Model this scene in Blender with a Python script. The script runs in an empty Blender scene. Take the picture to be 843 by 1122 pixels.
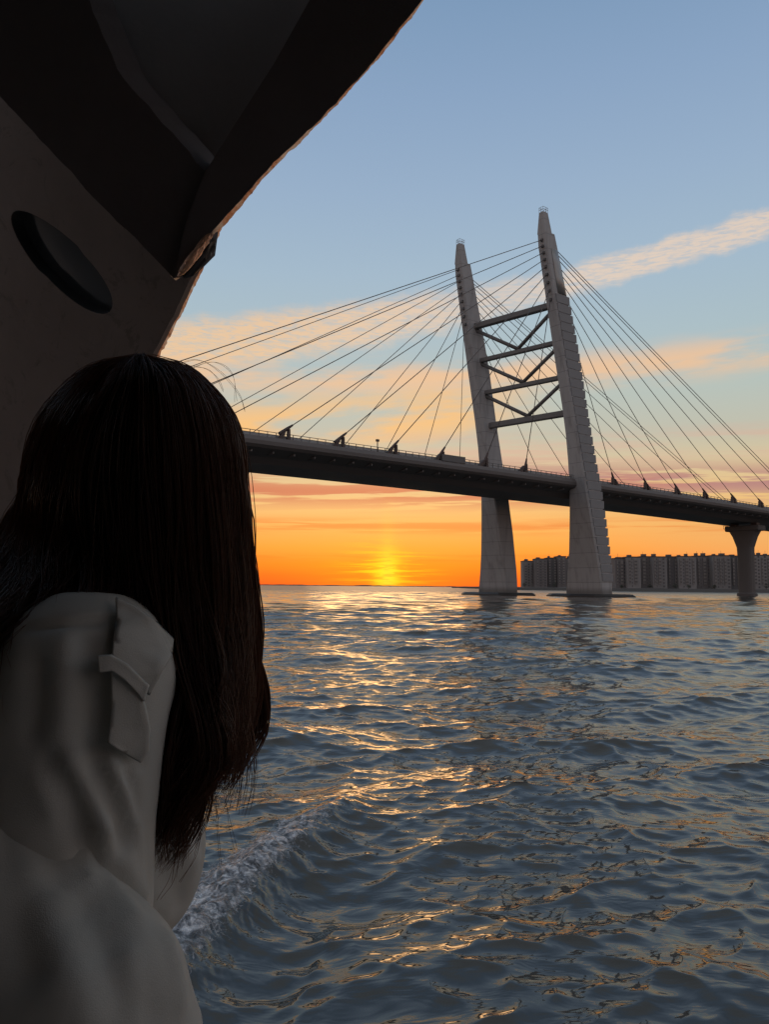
import bpy, bmesh, math, random
import numpy as np
from mathutils import Vector, Matrix
random.seed(7); rng = np.random.default_rng(7)
R = math.radians
scene = bpy.context.scene
COL = scene.collection
HC = 2.6                       # camera height above the water (m); world z=0 is the water level

# ------------------------------------------------------------------ camera
PITCH, ROLL, F = R(5.48), R(0.55), 843.0
fwd = Vector((0, math.cos(PITCH), math.sin(PITCH)))
up0 = Vector((0, -math.sin(PITCH), math.cos(PITCH))); rt0 = Vector((1, 0, 0))
RT = rt0*math.cos(ROLL) + up0*math.sin(ROLL)
UP = -rt0*math.sin(ROLL) + up0*math.cos(ROLL)
CAM = Vector((0, 0, HC))
cd = bpy.data.cameras.new('camera'); co = bpy.data.objects.new('camera', cd); COL.objects.link(co)
M = Matrix((RT, UP, -fwd)).transposed().to_4x4(); M.translation = CAM; co.matrix_world = M
cd.sensor_fit = 'VERTICAL'; cd.sensor_height = 24.0; cd.lens = 24.0*F/1122.0
cd.clip_start = 0.05; cd.clip_end = 60000
scene.camera = co
def sp(px, py, t):
    """real 3D point t metres in front of the lens, for measuring the near surroundings"""
    return CAM + (fwd + RT*((px-421.5)/F) + UP*((561-py)/F))*t

# ------------------------------------------------------------------ helpers
def tag(o, label=None, cat=None, group=None, kind=None):
    if label: o['label'] = label
    if cat: o['category'] = cat
    if group: o['group'] = group
    if kind: o['kind'] = kind
    return o
def empty(name, loc=(0,0,0)):
    o = bpy.data.objects.new(name, None); COL.objects.link(o); o.location = loc; o.empty_display_size = .2
    bpy.context.view_layer.update(); return o
def link(name, me, mat=None, parent=None, smooth=False):
    o = bpy.data.objects.new(name, me); COL.objects.link(o)
    if mat: me.materials.append(mat)
    if smooth: me.polygons.foreach_set('use_smooth', [True]*len(me.polygons))
    if parent:
        o.parent = parent; base = Vector(parent.location); q = parent.parent
        while q: base += Vector(q.location); q = q.parent
        o.location = -base if not getattr(link,'local',False) else Vector((0,0,0))
    return o
def from_bm(name, bm, mat, parent=None, smooth=False):
    bmesh.ops.recalc_face_normals(bm, faces=bm.faces)
    me = bpy.data.meshes.new(name); bm.to_mesh(me); bm.free()
    return link(name, me, mat, parent, smooth)
def bm_box(bm, c, ax, ay, az, sx, sy, sz):
    c = Vector(c); vs = []
    for k in (-.5,.5):
        for j in (-.5,.5):
            for i in (-.5,.5):
                vs.append(bm.verts.new(c + Vector(ax)*sx*i + Vector(ay)*sy*j + Vector(az)*sz*k))
    for f in ((0,2,3,1),(4,5,7,6),(0,1,5,4),(2,6,7,3),(0,4,6,2),(1,3,7,5)):
        bm.faces.new([vs[i] for i in f])
    return vs
def bm_tube(bm, pts, rad, n=8, cap=True):
    pts = [Vector(p) for p in pts]; rings = []
    if not hasattr(rad, '__len__'): rad = [rad]*len(pts)
    for i, p in enumerate(pts):
        d = (pts[min(i+1, len(pts)-1)] - pts[max(i-1, 0)]).normalized()
        a = d.cross(Vector((0,0,1)));  a = a.normalized() if a.length > 1e-3 else Vector((1,0,0))
        b = d.cross(a)
        rings.append([bm.verts.new(p + (a*math.cos(2*math.pi*k/n) + b*math.sin(2*math.pi*k/n))*rad[i]) for k in range(n)])
    for r0, r1 in zip(rings, rings[1:]):
        for k in range(n): bm.faces.new((r0[k], r0[(k+1)%n], r1[(k+1)%n], r1[k]))
    if cap: bm.faces.new(rings[0]); bm.faces.new(rings[-1][::-1])
def bm_prism(bm, poly, off):
    """closed solid from a planar polygon pushed along off"""
    a = [bm.verts.new(p) for p in poly]; b = [bm.verts.new(Vector(p)+Vector(off)) for p in poly]
    bm.faces.new(a); bm.faces.new(b[::-1]); n = len(a)
    for i in range(n): bm.faces.new((a[i], b[i], b[(i+1)%n], a[(i+1)%n]))
def bm_loft(bm, rings):
    vr = [[bm.verts.new(p) for p in r] for r in rings]; n = len(vr[0])
    for r0, r1 in zip(vr, vr[1:]):
        for k in range(n): bm.faces.new((r0[k], r0[(k+1)%n], r1[(k+1)%n], r1[k]))
    bm.faces.new(vr[0]); bm.faces.new(vr[-1][::-1])
def np_mesh(name, verts, faces, mat, parent=None, smooth=True):
    verts = np.asarray(verts, np.float32); faces = np.asarray(faces, np.int32); k = faces.shape[1]
    me = bpy.data.meshes.new(name); me.vertices.add(len(verts)); me.vertices.foreach_set('co', verts.ravel())
    me.loops.add(faces.size); me.loops.foreach_set('vertex_index', faces.ravel())
    me.polygons.add(len(faces)); me.polygons.foreach_set('loop_start', np.arange(0, faces.size, k, dtype=np.int32))
    me.polygons.foreach_set('loop_total', np.full(len(faces), k, np.int32))
    me.update(calc_edges=True); me.validate()
    return link(name, me, mat, parent, smooth)

# ------------------------------------------------------------------ node helpers
class NT:
    def __init__(s, tree): s.t = tree; s.n = tree.nodes; s.l = tree.links
    def new(s, t, **k):
        n = s.n.new(t)
        for a, v in k.items(): setattr(n, a, v)
        return n
    def put(s, sock, v):
        if isinstance(v, bpy.types.NodeSocket): s.l.new(v, sock)
        elif isinstance(v, (tuple, list)) and len(v) == 3 and sock.type == 'RGBA': sock.default_value = (*v, 1)
        else: sock.default_value = v
    def m(s, op, a, b=None, c=None, clamp=False):
        n = s.new('ShaderNodeMath', operation=op, use_clamp=clamp); s.put(n.inputs[0], a)
        if b is not None: s.put(n.inputs[1], b)
        if c is not None: s.put(n.inputs[2], c)
        return n.outputs[0]
    def ss(s, x, a, b):       # smoothstep a->b
        n = s.new('ShaderNodeMapRange', interpolation_type='SMOOTHSTEP'); s.put(n.inputs[0], x); n.inputs[1].default_value = a; n.inputs[2].default_value = b
        return n.outputs[0]
    def ssr(s, x, a, b): return s.m('SUBTRACT', 1.0, s.ss(x, a, b))
    def comb(s, x, y, z=0.0):
        n = s.new('ShaderNodeCombineXYZ'); s.put(n.inputs[0], x); s.put(n.inputs[1], y); s.put(n.inputs[2], z); return n.outputs[0]
    def noise(s, vec, scale, detail=4, rough=.5, dist=0.0, col=False):
        n = s.new('ShaderNodeTexNoise'); s.put(n.inputs['Vector'], vec); n.inputs['Scale'].default_value = scale
        n.inputs['Detail'].default_value = detail; n.inputs['Roughness'].default_value = rough; n.inputs['Distortion'].default_value = dist
        return n.outputs['Color' if col else 'Fac']
    def mix(s, f, a, b, blend='MIX'):
        n = s.new('ShaderNodeMix', data_type='RGBA', blend_type=blend); s.put(n.inputs[0], f); s.put(n.inputs[6], a); s.put(n.inputs[7], b); return n.outputs[2]
    def ramp(s, f, stops, interp='LINEAR'):
        n = s.new('ShaderNodeValToRGB'); s.put(n.inputs[0], f); cr = n.color_ramp; cr.interpolation = interp
        while len(cr.elements) < len(stops): cr.elements.new(0.5)
        for e, (p, c) in zip(cr.elements, stops): e.position = p; e.color = (*c, 1)
        return n.outputs[0]
def lin(r, g, b):
    f = lambda c: (c/255/12.92) if c/255 <= .04045 else ((c/255+.055)/1.055)**2.4
    return (f(r), f(g), f(b))
def material(name, base, rough=.6, metal=0.0, var=.15, vscale=3.0, bump=0.0, bscale=20.0, coord='Object', spec=.5, extra=None):
    m = bpy.data.materials.new(name); m.use_nodes = True; t = NT(m.node_tree); p = t.n['Principled BSDF']
    tc = t.new('ShaderNodeTexCoord').outputs[coord]
    n = t.noise(tc, vscale, 6, .62)
    k = t.m('MULTIPLY_ADD', n, 2*var, 1-var)
    c = t.mix(1.0, (*base,), t.comb(k, k, k), 'MULTIPLY')
    if extra: c = extra(t, tc, c)
    t.put(p.inputs['Base Color'], c); p.inputs['Metallic'].default_value = metal
    p.inputs['Specular IOR Level'].default_value = spec
    t.put(p.inputs['Roughness'], t.m('MULTIPLY_ADD', n, .2, rough-.1))
    if bump:
        b = t.new('ShaderNodeBump'); b.inputs['Strength'].default_value = 1.0; b.inputs['Distance'].default_value = bump
        t.put(b.inputs['Height'], t.noise(tc, bscale, 5, .6)); t.l.new(b.outputs[0], p.inputs['Normal'])
    return m

# ------------------------------------------------------------------ sky
SUN_AZ, SUN_EL = R(0.2), R(1.6)
def build_world():
    w = bpy.data.worlds.new('World'); scene.world = w; w.use_nodes = True
    t = NT(w.node_tree); bg = t.n['Background']
    d = t.new('ShaderNodeTexCoord').outputs['Generated']
    s = t.new('ShaderNodeSeparateXYZ'); t.l.new(d, s.inputs[0]); X, Y, Z = s.outputs
    deg = 180/math.pi
    el = t.m('MULTIPLY', t.m('ARCSINE', Z), deg)
    az = t.m('MULTIPLY', t.m('ARCTAN2', X, Y), deg)
    # clear dusk sky toward the sun with the unseen zenith raised as fill, by elevation (0..90 deg)
    def e2(e): return (e/90)**.5
    f = t.m('POWER', t.m('DIVIDE', t.m('MAXIMUM', el, 0.0), 90.0, clamp=True), .5)
    stops = [(0,(222,66,34)),(.7,(240,92,34)),(1.6,(248,122,40)),(2.8,(246,152,62)),(4.4,(240,172,92)),(6.2,(232,188,124)),(8.6,(212,192,152)),(11,(188,187,170)),
             (14,(178,190,184)),(18,(168,188,196)),(22.5,(160,183,201)),(28,(149,173,199)),(34,(136,162,193)),(41,(119,149,182)),(52,(150,160,171)),(90,(168,170,172))]
    fwdc = t.ramp(f, [(e2(e), lin(*c)) for e, c in stops])
    stops2 = [(0,(168,158,162)),(3,(184,170,176)),(8,(188,180,188)),(16,(180,180,190)),(30,(172,176,188)),(60,(168,172,180)),(90,(168,170,172))]  # sky behind the camera, raised as unseen fill for pylons, coat and water
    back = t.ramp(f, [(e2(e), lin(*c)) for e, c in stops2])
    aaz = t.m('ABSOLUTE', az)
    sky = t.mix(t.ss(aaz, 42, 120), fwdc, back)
    # less saturated orange away from the sun
    sky = t.mix(t.m('MULTIPLY', t.m('MULTIPLY', t.ss(aaz, 9, 30), t.ssr(el, 3, 9)), .45), sky, lin(226,182,124))
    # ---- clouds
    def cloud(sky, mask, col): return t.mix(mask, sky, col)
    def nz(sx, sy, off, scale=1.0, det=4, rough=.6, tilt=0.0, dist=0.0):
        e = t.m('ADD', el, t.m('MULTIPLY', az, tilt))
        return t.noise(t.comb(t.m('MULTIPLY', az, sx), t.m('MULTIPLY', e, sy), off), scale, det, rough, dist)
    def band(c, h, tilt=0.0, soft=1.0, curve=None):
        e = t.m('SUBTRACT', el, t.m('MULTIPLY_ADD', az, tilt, c))
        return t.ssr(t.m('ABSOLUTE', e), h*(1-soft), h), e
    mul = lambda *a: __import__('functools').reduce(lambda p, q: t.m('MULTIPLY', p, q, clamp=True), a)
    # rippled high cirrus band, rising to the right
    cen = t.m('MULTIPLY_ADD', az, .162, 19.4)
    wid = t.m('MULTIPLY_ADD', t.ss(az, -8, 20), -1.1, 2.35)
    e = t.m('SUBTRACT', el, cen)
    wob = t.m('MULTIPLY', t.m('SUBTRACT', nz(.35, .5, 3.0), .5), 1.6)
    dd = t.m('DIVIDE', t.m('ABSOLUTE', t.m('ADD', e, wob)), wid)
    rip = t.noise(t.comb(t.m('MULTIPLY_ADD', az, .75, t.m('MULTIPLY', e, -.6)), t.m('MULTIPLY_ADD', e, 5.0, t.m('MULTIPLY', az, .9)), 1.0), 1.0, 5, .6, .5)
    rmask = mul(t.ssr(dd, .35, 1.0), t.m('MULTIPLY_ADD', t.ss(rip, .34, .58), .55, .45))
    gap = t.m('SUBTRACT', 1.0, t.m('MULTIPLY', t.ssr(t.m('ABSOLUTE', t.m('SUBTRACT', az, 8.0)), 1.0, 7.0), .25))
    sky = cloud(sky, mul(rmask, gap, .85), t.mix(t.ss(az, -12, 14), lin(238,196,150), lin(228,205,184)))
    # peach clouds, middle height
    b, _ = band(15.3, 2.1, .02)
    sky = cloud(sky, mul(b, t.ss(nz(.10, .5, 11.0, tilt=-.05), .36, .62), .75), lin(244,192,142))
    b, _ = band(12.4, 3.4, .10)
    sky = cloud(sky, mul(b, t.ss(nz(.085, .42, 27.0, tilt=-.10), .36, .60), .9, t.ssr(az, 4, 14)), lin(248,190,116))
    b, _ = band(9.8, 2.0, 0.0)
    sky = cloud(sky, mul(b, t.ss(nz(.07, 1.1, 55.0, tilt=.03), .42, .62), .55), lin(214,168,150))
    # mauve and rust streaks low down
    b, _ = band(8.4, 1.9, -.045)
    sky = cloud(sky, mul(b, t.ss(nz(.10, 1.9, 71.0, det=4, tilt=.03), .40, .50), .95, t.ss(az, 0, 10)), lin(176,124,124))
    b, _ = band(6.9, 1.8, 0.0)
    sky = cloud(sky, mul(b, t.ss(nz(.09, 2.0, 93.0, det=4, tilt=-.02), .41, .50), .9, t.ssr(az, 10, 26)), lin(200,110,86))
    b, _ = band(4.4, .9, 0.0)
    sky = cloud(sky, mul(b, t.ss(nz(.08, 2.6, 17.0, det=4), .42, .56), .7), lin(226,122,60))
    b, _ = band(2.0, .45, .004)
    sky = cloud(sky, mul(b, t.ss(nz(.09, 3.2, 41.0, det=4), .44, .58), .7), lin(232,112,40))
    # yellow cloud edges, pillar and glow at the sun, which is dimmed by low cloud
    daz = t.m('SUBTRACT', az, .25)
    g = t.m('EXPONENT', t.m('MULTIPLY', t.m('ADD', t.m('POWER', t.m('DIVIDE', daz, 5.5), 2.0), t.m('POWER', t.m('DIVIDE', el, 2.6), 2.0)), -1.0))
    sky = t.mix(t.m('MULTIPLY', g, .30), sky, lin(255,158,24))
    st = t.ss(nz(.16, 4.2, 5.0, det=5), .50, .60)
    g2 = t.m('EXPONENT', t.m('MULTIPLY', t.m('ADD', t.m('POWER', t.m('DIVIDE', daz, 2.6), 2.0), t.m('POWER', t.m('DIVIDE', t.m('SUBTRACT', el, 1.2), 1.5), 2.0)), -1.0))
    sky = t.mix(mul(g2, st, 1.0), sky, lin(255,206,32))
    brk = t.m('MULTIPLY_ADD', t.ss(nz(.5, 3.4, 8.0, det=3), .40, .56), .65, .35)
    g3 = t.m('EXPONENT', t.m('MULTIPLY', t.m('ADD', t.m('POWER', t.m('DIVIDE', daz, 1.0), 2.0), t.m('POWER', t.m('DIVIDE', t.m('SUBTRACT', el, .9), 1.5), 2.0)), -1.0))
    sky = t.mix(mul(g3, brk, 1.1), sky, lin(255,224,40))
    pil = t.m('EXPONENT', t.m('MULTIPLY', t.m('ADD', t.m('POWER', t.m('DIVIDE', daz, .55), 2.0), t.m('POWER', t.m('DIVIDE', el, 4.0), 2.0)), -1.0))
    sky = t.mix(mul(pil, .35), sky, lin(255,210,70))
    # physical sky, low sun, adds its share
    ns = t.new('ShaderNodeTexSky', sky_type='NISHITA', sun_disc=False); ns.sun_elevation = SUN_EL; ns.sun_rotation = SUN_AZ
    add = t.mix(1.0, sky, t.mix(1.0, ns.outputs[0], (.012,.012,.012), 'MULTIPLY'), 'ADD')
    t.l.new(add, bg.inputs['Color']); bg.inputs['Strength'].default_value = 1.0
    w.cycles.sampling_method = 'MANUAL'; w.cycles.sample_map_resolution = 1024
build_world()
sl = bpy.data.lights.new('sun', 'SUN'); sl.energy = 0.085; sl.angle = R(12); sl.color = (1.0, .60, .28)
so = bpy.data.objects.new('sun', sl); COL.objects.link(so)
sd = Vector((math.sin(SUN_AZ)*math.cos(SUN_EL), math.cos(SUN_AZ)*math.cos(SUN_EL), math.sin(SUN_EL)))
so.rotation_euler = sd.to_track_quat('Z', 'Y').to_euler()

# ------------------------------------------------------------------ water
def wake_params(X, Y):
    """distance across / along the bow wave that peels off the boat"""
    P = np.array([(-1.75,3.6),(-1.55,4.8),(-1.40,5.8),(-1.16,6.9),(-.84,8.0),(-.50,9.1),(-.05,10.3)])
    best = np.full(X.shape, 1e9); along = np.zeros(X.shape); side = np.zeros(X.shape); acc = 0
    for (x0,y0),(x1,y1) in zip(P, P[1:]):
        dx, dy = x1-x0, y1-y0; L = math.hypot(dx, dy)
        tt = np.clip(((X-x0)*dx+(Y-y0)*dy)/L**2, 0, 1)
        d = np.hypot(X-(x0+tt*dx), Y-(y0+tt*dy)); sg = np.sign((X-x0)*dy-(Y-y0)*dx)
        k = d < best; best[k] = d[k]; along[k] = (acc+tt*L)[k]; side[k] = (d*sg)[k]; acc += L
    return side, along, acc
def vnoise(x, y, seed):
    """value noise, numpy"""
    xi = np.floor(x).astype(np.int64); yi = np.floor(y).astype(np.int64); fx = x-xi; fy = y-yi
    fx = fx*fx*(3-2*fx); fy = fy*fy*(3-2*fy)
    def h(a, b):
        n = (a*374761393 + b*668265263 + seed*982451653) & 0xffffffff
        n = ((n ^ (n >> 13))*1274126177) & 0xffffffff
        return ((n ^ (n >> 16)) & 0xffff)/65535.0
    return (h(xi,yi)*(1-fx)+h(xi+1,yi)*fx)*(1-fy)+(h(xi,yi+1)*(1-fx)+h(xi+1,yi+1)*fx)*fy
def fbm(x, y, seed, o=4):
    s = 0; a = .5
    for i in range(o): s = s + a*vnoise(x*2**i, y*2**i, seed+i*17); a *= .5
    return s
def build_water():
    nr = 1500
    r = np.concatenate([np.geomspace(1.2, 420, nr), np.geomspace(430, 30000, 60)])
    th = np.concatenate([np.linspace(-180, -44, 60)[:-1], np.linspace(-44, 44, 820), np.linspace(44, 180, 60)[1:]])
    T, Rr = np.meshgrid(np.radians(th), r)
    X = Rr*np.sin(T); Y = Rr*np.cos(T)
    cell = Rr*.0042 + np.abs(T > R(44.5))*Rr*.04 + np.abs(T < -R(44.5))*Rr*.04
    Z = np.zeros_like(X); DX = np.zeros_like(X); DY = np.zeros_like(X)
    g = np.random.default_rng(3)
    # wind from the right front: crests run mostly across the view, slightly turned
    main = R(172)   # heading of travel (azimuth), toward the camera
    patch = fbm(X*.06+9, Y*.035+4, 5, 3)*1.1+.45
    for i in range(190):
        lam = 0.16*60**(g.random()**1.15) # 0.16..9.6 m
        a = main + g.normal()*(.42 if lam > 1.5 else .75)
        k = 2*math.pi/lam; kx, ky = math.sin(a)*k, math.cos(a)*k; ph = g.random()*6.283
        slope = .0155 if lam > 2.5 else (.0205 if lam > .6 else .031)
        amp = slope*lam/6.283*(1.0)
        att = np.clip((lam/cell-2.2)/3.0, 0, 1)
        arg = kx*X+ky*Y+ph
        s_, c_ = np.sin(arg), np.cos(arg)
        A = amp*att*(patch if lam < 3 else 1)
        Z += A*c_; DX -= A*s_*math.sin(a)*1.9; DY -= A*s_*math.cos(a)*1.9
    Z = Z*1.0
    # bow wave
    side, along, tot = wake_params(X, Y)
    near = (Rr < 16)&(np.abs(T) < R(60))
    fade = np.clip((tot-along)/(tot*.45), 0, 1)*np.clip(along/.6, 0, 1)**.5
    w = .26
    ridge = np.exp(-(side/w)**2)*.16*fade
    hollow = -np.exp(-((side-.75)/.42)**2)*.09*fade
    back = np.exp(-((side+.95)/.55)**2)*.05*fade
    rough = (fbm(X*5, Y*5, 21, 5)-.47)*.14*np.exp(-((side+.08)/.42)**2)*fade
    rough += (np.abs(fbm(X*13, Y*13, 31, 4)-.47))*.09*np.exp(-((side+.05)/.36)**2)*fade
    calm = np.exp(-((side+1.6)/1.1)**2)*np.clip(fade*1.5, 0, 1)*near
    Z = Z*(1-.65*calm)
    bulge = np.exp(-((X+2.1)/1.7)**2-((Y-13.2)/.9)**2)*.22
    Z = np.where(near, Z+ridge+hollow+back+rough, Z)+bulge
    VX = X+DX; VY = Y+DY
    # hold the sheet down under the hull of the boat
    far = np.clip((Rr-420)/3000, 0, 1)
    Z = Z*(1-far)
    nrr, nc = X.shape
    V = np.stack([VX, VY, Z], -1).reshape(-1, 3)
    idx = np.arange(nrr*nc).reshape(nrr, nc)
    Fq = np.stack([idx[:-1,:-1], idx[1:,:-1], idx[1:,1:], idx[:-1,1:]], -1).reshape(-1, 4)
    foam = np.exp(-((side+.10)/.36)**2)*fade**.7 + .55*np.exp(-((side+.55)/.5)**2)*fade*np.clip(1.2-along/5,0,1)
    foam = np.where(near, foam, 0).reshape(-1)
    # close the middle with one vertex
    V = np.vstack([V, [[0, 0, 0]]]); c = len(V)-1
    m = bpy.data.materials.new('sea_water'); m.use_nodes = True; t = NT(m.node_tree); p = t.n['Principled BSDF']
    p.inputs['IOR'].default_value = 1.5; p.inputs['Base Color'].default_value = (.038,.040,.037,1); p.inputs['Roughness'].default_value = .06
    geo = t.new('ShaderNodeNewGeometry').outputs['Position']
    ln_ = t.new('ShaderNodeVectorMath', operation='LENGTH'); t.l.new(geo, ln_.inputs[0])
    t.put(p.inputs['Roughness'], t.m('MULTIPLY_ADD', t.ss(ln_.outputs['Value'], 60, 500), .26, .05))
    mp = t.new('ShaderNodeMapping'); t.l.new(geo, mp.inputs[0]); mp.inputs['Scale'].default_value = (.6, 1.25, 1)
    b1 = t.new('ShaderNodeBump'); b1.inputs['Distance'].default_value = .06; b1.inputs['Strength'].default_value = .36
    t.put(b1.inputs['Height'], t.noise(mp.outputs[0], 3.2, 3, .5, .4))
    b2 = t.new('ShaderNodeBump'); b2.inputs['Distance'].default_value = .5; b2.inputs['Strength'].default_value = .07
    t.put(b2.inputs['Height'], t.noise(mp.outputs[0], .42, 3, .55)); t.l.new(b1.outputs[0], b2.inputs['Normal'])
    t.l.new(b2.outputs[0], p.inputs['Normal'])
    # foam
    at = t.new('ShaderNodeAttribute', attribute_name='foam').outputs['Fac']
    n1 = t.noise(geo, 9.0, 7, .68, 1.2); n2 = t.noise(geo, 34.0, 4, .6, .5)
    vor = t.new('ShaderNodeTexVoronoi', feature='DISTANCE_TO_EDGE'); vor.inputs['Scale'].default_value = 16
    t.put(vor.inputs['Vector'], t.mix(.12, geo, t.noise(geo, 6.0, 3, .6, 0, True)))
    web = t.ssr(vor.outputs['Distance'], .0, .10)
    fm = t.m('ADD', t.m('MULTIPLY', n1, .75), t.m('ADD', t.m('MULTIPLY', n2, .3), t.m('MULTIPLY', web, .14)))
    mask = t.ss(t.m('ADD', fm, t.m('MULTIPLY_ADD', at, 1.0, -1.0)), .10, .34)
    mask = t.m('MULTIPLY', mask, t.ss(at, .05, .35))
    df = t.new('ShaderNodeBsdfPrincipled'); df.inputs['Base Color'].default_value = (.46,.47,.50,1); df.inputs['Roughness'].default_value = .35; t.put(df.inputs['Base Color'], t.ramp(t.noise(geo, 8.0, 7, .66, 1.6), [(.40,(.07,.08,.09)),(.52,(.28,.30,.33)),(.66,(.75,.76,.78))]))
    b3 = t.new('ShaderNodeBump'); b3.inputs['Distance'].default_value = .06; t.put(b3.inputs['Height'], fm); t.l.new(b3.outputs[0], df.inputs['Normal'])
    mx = t.new('ShaderNodeMixShader'); t.put(mx.inputs[0], mask); t.l.new(p.outputs[0], mx.inputs[1]); t.l.new(df.outputs[0], mx.inputs[2])
    t.l.new(mx.outputs[0], t.n['Material Output'].inputs[0])
    o = np_mesh('water', V, Fq, m)
    at = o.data.attributes.new('foam', 'FLOAT', 'POINT'); at.data.foreach_set('value', np.append(foam, 0).astype(np.float32))
    o['kind'] = 'structure'
build_water()

# ------------------------------------------------------------------ bridge
A = R(53.7); U = Vector((math.sin(A), math.cos(A), 0)); Vv = Vector((-math.cos(A), math.sin(A), 0)); ZZ = Vector((0,0,1))
B0 = Vector((60.15, 213, 0)); FAR = Vector((-22.6, 22.6, 0))
def P(s, v, z): return B0 + U*s + Vv*v + ZZ*z
concrete = material('weathered_concrete', (.33,.325,.32), .85, var=.10, vscale=.25, bump=.02, bscale=2, coord='Object')
def streaks(t, tc, c):
    mp = t.new('ShaderNodeMapping'); t.l.new(tc, mp.inputs[0]); mp.inputs['Scale'].default_value = (.8,.8,.06)
    c = t.mix(t.m('MULTIPLY', t.ss(t.noise(mp.outputs[0], 1.0, 5, .6), .45, .75), .45), c, (.13,.125,.12))
    sz = t.new('ShaderNodeSeparateXYZ'); t.l.new(tc, sz.inputs[0])
    j = t.ss(t.m('ABSOLUTE', t.m('SUBTRACT', t.m('FRACT', t.m('DIVIDE', sz.outputs[2], 4.1)), .5)), .478, .492)
    c = t.mix(t.m('MULTIPLY', j, .5), c, (.08,.078,.075))
    return t.mix(t.m('MULTIPLY', t.ssr(sz.outputs[2], 1.2, 3.2), .6), c, (.06,.06,.05))
pyl_m = material('pylon_concrete', (.36,.358,.355), .8, var=.10, vscale=.2, bump=.01, bscale=2, extra=streaks)
plate_m = material('cladding_plate', (.24,.245,.25), .7, var=.12, vscale=.3)
metal_top = material('painted_steel_head', (.30,.30,.29), .34, .45, var=.1, vscale=.5)
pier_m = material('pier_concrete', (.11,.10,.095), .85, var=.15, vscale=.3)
deck_m = material('deck_steel', (.13,.12,.115), .65, var=.15, vscale=.15)
beam_m = material('brace_steel', (.14,.135,.13), .55, var=.1, vscale=.5)
cable_m = material('cable_sheath', (.09,.08,.075), .5, var=.05)
anch_m = material('anchor_steel', (.06,.04,.035), .6, var=.1)
rail_m = material('railing_steel', (.10,.095,.09), .5, var=.1)
plinth_m = material('wet_plinth', (.032,.03,.028), .5, var=.3, vscale=.5)
box_m = material('cabinet_paint', (.10,.10,.10), .5)

prof = [ # z, s_front, s_back, w
 (.9,.1,4.9,12.9),(4,-.2,4.75,12.3),(7.9,-.85,4.35,11.3),(13,-2.0,3.5,9.9),(19.2,-3.45,2.5,8.4),(25,-4.8,1.3,7.1),(30.5,-6.05,.2,6.0),(37.9,-7.85,-1.9,4.9),
 (45,-9.6,-3.6,4.1),(52.9,-11.5,-5.5,3.7),(67.7,-14.9,-8.6,3.55),(81.9,-18.1,-12.4,3.3),(89.7,-19.7,-14.6,3.25),(95.6,-20.9,-16.3,3.25),(98.9,-21.3,-17.3,3.1)]
cap  = [(98.9,-21.3,-18.4,2.95),(104.4,-21.9,-20.0,1.7)]
main_z = [96.8-1.6*j-.05*j*j for j in range(9)][::-1]; side_z = [76.5,80,83.4,86.8,89.5,91.2,93.4,94.8,95.9]
def pz(z, k):
    zs = [p[0] for p in prof]; return float(np.interp(z, zs, [p[k] for p in prof]))
bridge = tag(empty('cable_stayed_bridge', B0), 'grey cable-stayed road bridge with a leaning two-legged pylon crossing the water at sunset', 'bridge')
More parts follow.
